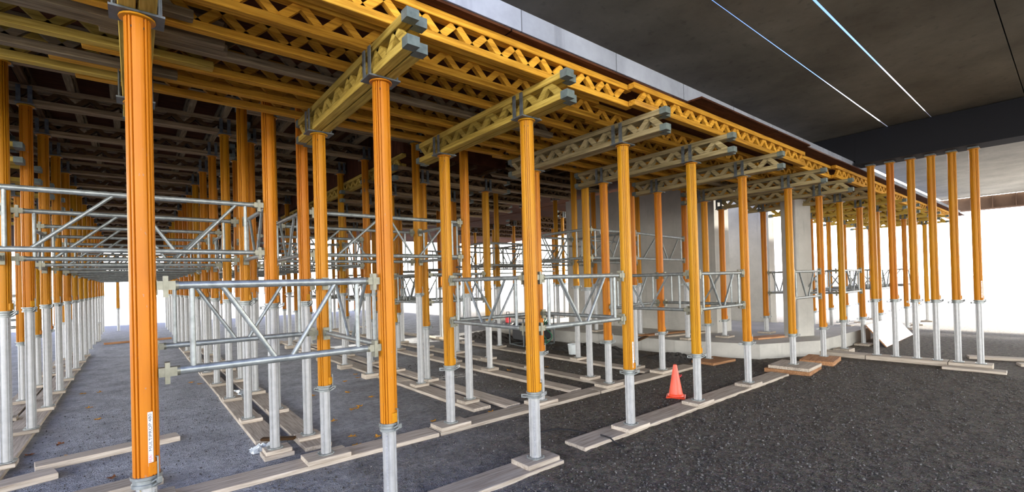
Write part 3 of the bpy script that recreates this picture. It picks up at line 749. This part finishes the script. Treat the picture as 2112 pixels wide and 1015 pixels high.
# ------------------------------------------------------------------ loose things on the ground
leafpos = [(1.98, 2.93), (1.94, 2.13), (2.45, 3.32), (2.52, 3.40), (2.36, 3.30), (2.86, 3.81), (3.28, 5.48), (2.97, 5.32), (3.37, 5.85), (2.15, 1.91), (-.75, 4.33), (-.62, 3.69), (-.54, 7.74), (-.76, 7.81), (-.45, 5.41), (-.61, 6.39), (.67, 1.72), (-.23, 2.57), (3.73, 1.78), (.89, 7.19), (.79, 7.47), (2.94, 1.97), (1.85, 1.78), (-.97, 4.06), (2.2, 4.6), (2.7, 4.4), (2.55, 6.2), (5.75, 3.9), (5.65, 3.2), (6.5, 3.6)]
leafwhere = ['beside the second-row prop, large and curled', 'on the gravel in front of the third front-row prop', 'in a group of three, middle one', 'in a group of three, farthest one', 'in a group of three, left one', 'left of the middle bay board', 'far back near the middle bay', 'far back left of the middle bay boards', 'farthest of the middle alley', 'against the second-row board', 'beside the left alley board, near its corner', 'near the short boards at lower left', 'far along the left alley', 'touching the far left alley board', 'in the middle of the left alley', 'halfway along the left alley', 'beside the bottom-left board', 'dark and wet at bottom left', 'touching the second-row board near its joint', 'by the right alley boards, nearer', 'by the right alley boards, farther', 'right of the second-row prop pad', 'behind the second-row board at left', 'by the left alley board front corner', 'on the fines between the bays', 'between the middle boards, small', 'deep in the middle bay', 'by the board left of the kerb', 'between boards near the generator', 'among boards near the kerb']
def leaf_mb(seed):
    r = random.Random(seed); pts = []
    for i in range(15):
        a = 2 * pi * i / 15; rad = (.055 if i % 3 == 0 else .026 if i % 3 == 1 else .034) * r.uniform(.8, 1.15)
        pts.append((rad * cos(a), rad * sin(a), .006 + .5 * rad * abs(sin(a * 1.5 + seed)) * r.uniform(.5, 1)))
    v = [(0, 0, .008)] + pts; v2 = [(x, y, z - .0025) for x, y, z in v]
    mb = MB(); n = len(pts)
    mb.add(v, [(0, 1 + i, 1 + (i + 1) % n) for i in range(n)]); mb.add(v2, [(0, 1 + (i + 1) % n, 1 + i) for i in range(n)]); return mb
for i, (x, y) in enumerate(leafpos):
    m = LEAFB if i in (17, 10, 16, 23) else LEAFM
    tag(link('fallen_leaf', cached(('leaf', i % 5), m, lambda: leaf_mb(i % 5), 'fallen_leaf'), None, (x, y, 0), (0, 0, i * 1.7)), 'fallen %s leaf %s' % ('brown' if m is LEAFB else 'orange', leafwhere[i]), 'leaf', 'fallen leaves')

cp = [(3.26, .50), (3.36, .66), (3.55, .70), (3.72, .66), (3.86, .64), (3.93, .48), (3.98, .34), (3.99, .24)]
tag(link('cable', MB().path([(x, y, .012) for x, y in cp], .010, 8).mesh('cable', BLACK)), 'black cable lying on the gravel by the near end of the long board', 'cable')
tag(link('cable', MB().path([(3.93, -.30, .01), (3.95, -.16, .02), (3.955, -.09, .055), (3.96, .05, .055)], .009, 8).mesh('cable', BLACK)), 'short black cable bent over the edge of the long board', 'cable')

# dark generator with green hoses by the kerb
g = link('generator', None, loc=(8.55, 6.35, 0), rot=(0, 0, radians(-8))); tag(g, 'dark generator with green hoses standing by the concrete kerb', 'generator')
link('housing', MB().bbox((-.45, -.32, .14), (.45, .32, .62), .04).mesh('housing', BLACK), g)
mb = MB()
for sx in (-.5, .5):
    mb.path([(sx, -.36, .03), (sx, -.36, .78), (sx, .36, .78), (sx, .36, .03), (sx, -.36, .03)], .02)
for sy in (-.36, .36): mb.tube((-.5, sy, .78), (.5, sy, .78), .02).tube((-.5, sy, .03), (.5, sy, .03), .02)
link('carry_frame', mb.mesh('carry_frame', DARKST), g)
link('exhaust', MB().tube((.15, .1, .62), (.15, .1, .74), .04).mesh('exhaust', DARKST), g)
for k, xo in enumerate((-.1, .08, .26)):
    pts = [(xo + .12 * sin(s * .9 + k), -.36 - .10 * sin(s * pi / 9), .80 - .088 * s) for s in range(10)]
    link('hose', MB().path([(p[0], p[1], max(p[2], .02)) for p in pts], .017).mesh('hose', GREEN), g)
lp = link('work_lamp', None, loc=(9.75, 8.9, .32)); tag(lp, 'small red work lamp with a handle standing on the kerb', 'lamp')
link('body', MB().bbox((-.08, -.06, .05), (.08, .06, .30), .02).mesh('body', RED), lp)
link('handle', MB().path([(-.06, 0, .30), (-.06, 0, .42), (.06, 0, .42), (.06, 0, .30)], .012).mesh('handle', BLACK), lp)
link('foot', MB().box((-.10, -.08, 0), (.10, .08, .05)).mesh('foot', BLACK), lp)
bk = link('bucket', None, loc=(8.08, 4.35, 0)); tag(bk, 'small pale bucket lying in the dark soil before the kerb', 'bucket')
link('body', MB().lathe([(.10, 0), (.125, .24), (.118, .24), (.095, .02)], 18).mesh('body', PLAST), bk)
link('handle', MB().path([(.125 * cos(a), .0, .22 + .09 * sin(a)) for a in [pi * i / 8 for i in range(9)]], .006).mesh('handle', GALVT), bk)
tape = MB().bbox((-.09, -.03, 0), (.09, .03, .02), .004)
tag(link('rag', tape.mesh('rag', RED), None, (7.52, 1.22, 0), (0, 0, .4)), 'small red rag on the ground by the end of the second-row board', 'rag')
# rubbish between the alley boards
def crumple(name, x, y, sx, sy, label, mat, seed, z0=.0, hgt=.09):
    r = random.Random(seed); n = 10; mb = MB(); vs = []
    for i in range(n + 1):
        for j in range(n + 1):
            e_ = min(i, j, n - i, n - j) / (n / 2)
            vs.append(((i / n - .5) * sx * (1 + .1 * r.uniform(-1, 1)), (j / n - .5) * sy * (1 + .1 * r.uniform(-1, 1)), .004 + hgt * min(1, e_ * 2) * r.random()))
    top = len(vs); vs += [(a, b_, c - .003) for a, b_, c in vs]
    q = lambda i, j: i * (n + 1) + j
    fs = [(q(i, j), q(i + 1, j), q(i + 1, j + 1), q(i, j + 1)) for i in range(n) for j in range(n)]
    fs += [tuple(reversed([k_ + top for k_ in f])) for f in fs]
    mb.add(vs, fs); return tag(link(name, mb.mesh(name, mat), None, (x, y, z0)), label, 'rubbish')
crumple('plastic_sheet', 1.36, 5.55, .30, .9, 'crumpled clear plastic sheet between the right alley boards', PLAST, 1, .0)
crumple('plastic_sheet', 1.05, 2.42, .26, .22, 'crumpled sheet at the near end of the right alley board', PLAST, 2, .0, .07)
plank((1.05, 2.52), (1.35, 2.30), .07, .03, 'splintered timber offcut by the front prop of the right alley row', .07, BROWNW)
tag(link('plastic_disc', MB().lathe([(.13, 0), (.135, .01), (.13, .022), (.0, .022)], 24).mesh('plastic_disc', WHITE), None, (1.34, 8.6, .0)), 'round white lid lying between the right alley boards', 'lid')
plank((-.85, 17.6), (1.0, 17.75), .2, .06, 'brown board lying across the far end of the alley', mat=PLYEDGE)
cr = link('crate', None, loc=(-1.35, 19.2, 0)); tag(cr, 'grey box at the far left end of the alley', 'crate')
link('body', MB().bbox((-.35, -.3, 0), (.35, .3, .62), .02).mesh('body', CONC), cr); link('lid', MB().bbox((-.37, -.32, .62), (.37, .32, .67), .01).mesh('lid', CONC), cr)
plank((9.75, 3.6), (11.2, 3.2), .2, .04, 'loose board lying on top of the kerb', .32, PLYEDGE)
plank((10.0, 3.1), (11.5, 2.75), .2, .04, 'second loose board on the kerb beside the pier wall', .32, PLANK)
plank((10.8, 1.35), (11.75, 1.05), .28, .04, 'loose board on the kerb left of the concrete column', .32, PLYEDGE)
plank((8.75, 3.05), (9.68, 3.38), .10, .03, 'narrow stick leaning across the kerb edge', .33, BROWNW)

# dark soil heaped against the kerb
def mound(x, y, sx, sy, h, seed, label):
    r = random.Random(seed); n = 22; vs = []; 
    for i in range(n + 1):
        for j in range(n + 1):
            u, v = i / n * 2 - 1, j / n * 2 - 1; q = max(0, 1 - u * u) * max(0, 1 - v * v)
            vs.append((u * sx, v * sy, -.01 + h * q * (.6 + .6 * r.random())))
    k_ = lambda i, j: i * (n + 1) + j
    mb = MB(); mb.add(vs, [(k_(i, j), k_(i + 1, j), k_(i + 1, j + 1), k_(i, j + 1)) for i in range(n) for j in range(n)])
    o = tag(link('soil_heap', mb.mesh('soil_heap', SOIL), None, (x, y, 0)), label, 'soil'); o['kind'] = 'stuff'; return o
SOIL = mat_plain('dark_soil', (.055, .048, .04), .95)
mound(8.72, 4.2, .5, 1.3, .2, 3, 'dark soil heaped against the concrete kerb, left part')
mound(9.1, 2.3, .45, .55, .12, 4, 'dark soil heaped against the kerb, beside its bend')
mound(8.65, 8.4, .5, 1.4, .22, 5, 'dark soil heaped against the kerb beyond the generator')

# loose gravel
def on_board(x, y, ax, ay, bx, by, hw):
    dx, dy = bx - ax, by - ay; L2 = dx * dx + dy * dy; t = ((x - ax) * dx + (y - ay) * dy) / L2
    return -.02 < t < 1.02 and abs((x - ax) * dy - (y - ay) * dx) / math.sqrt(L2) < hw
def gravel(n, fx, seed, smin, smax, label):
    r = random.Random(seed); mb = MB(); ph = (1 + 5 ** .5) / 2
    iv = [Vector(v).normalized() for v in [(-1, ph, 0), (1, ph, 0), (-1, -ph, 0), (1, -ph, 0), (0, -1, ph), (0, 1, ph), (0, -1, -ph), (0, 1, -ph), (ph, 0, -1), (ph, 0, 1), (-ph, 0, -1), (-ph, 0, 1)]]
    fc = [(0, 11, 5), (0, 5, 1), (0, 1, 7), (0, 7, 10), (0, 10, 11), (1, 5, 9), (5, 11, 4), (11, 10, 2), (10, 7, 6), (7, 1, 8), (3, 9, 4), (3, 4, 2), (3, 2, 6), (3, 6, 8), (3, 8, 9), (4, 9, 5), (2, 4, 11), (6, 2, 10), (8, 6, 7), (9, 8, 1)]
    for _ in range(n):
        x, y = fx(r)
        if any(on_board(x, y, *q) for q in BOARDS): continue
        s = r.uniform(smin, smax) * r.uniform(.5, 1)
        R = Euler((r.random() * 6, r.random() * 6, r.random() * 6)).to_matrix()
        q = Vector((s * r.uniform(.8, 1.4), s, s * r.uniform(.5, .8)))
        mb.add([(R @ Vector((v.x * q.x, v.y * q.y, v.z * q.z))) * r.uniform(.85, 1.15) + Vector((x, y, s * .3 + ground_h(x, y))) for v in iv], fc)
    o = tag(link('gravel', mb.mesh('gravel', STONE)), label, 'gravel'); o['kind'] = 'stuff'; return o
gravel(12000, lambda r: (r.uniform(.6, 11), -3.6 + 3.35 * r.random() ** .8), 11, .004, .016, 'loose dark gravel over the ground at lower right')
gravel(2200, lambda r: (r.uniform(-.8, 9), r.uniform(.25, 1.35)), 12, .005, .015, 'loose gravel between the front and second rows of boards')
gravel(1500, lambda r: (r.uniform(4.4, 9.2), r.uniform(1.8, 6)), 13, .006, .02, 'loose gravel between the boards before the kerb')
gravel(900, lambda r: (r.uniform(-1.0, 1.0), r.uniform(1.8, 6)), 14, .004, .011, 'fine gravel over the pale ground of the left alley')
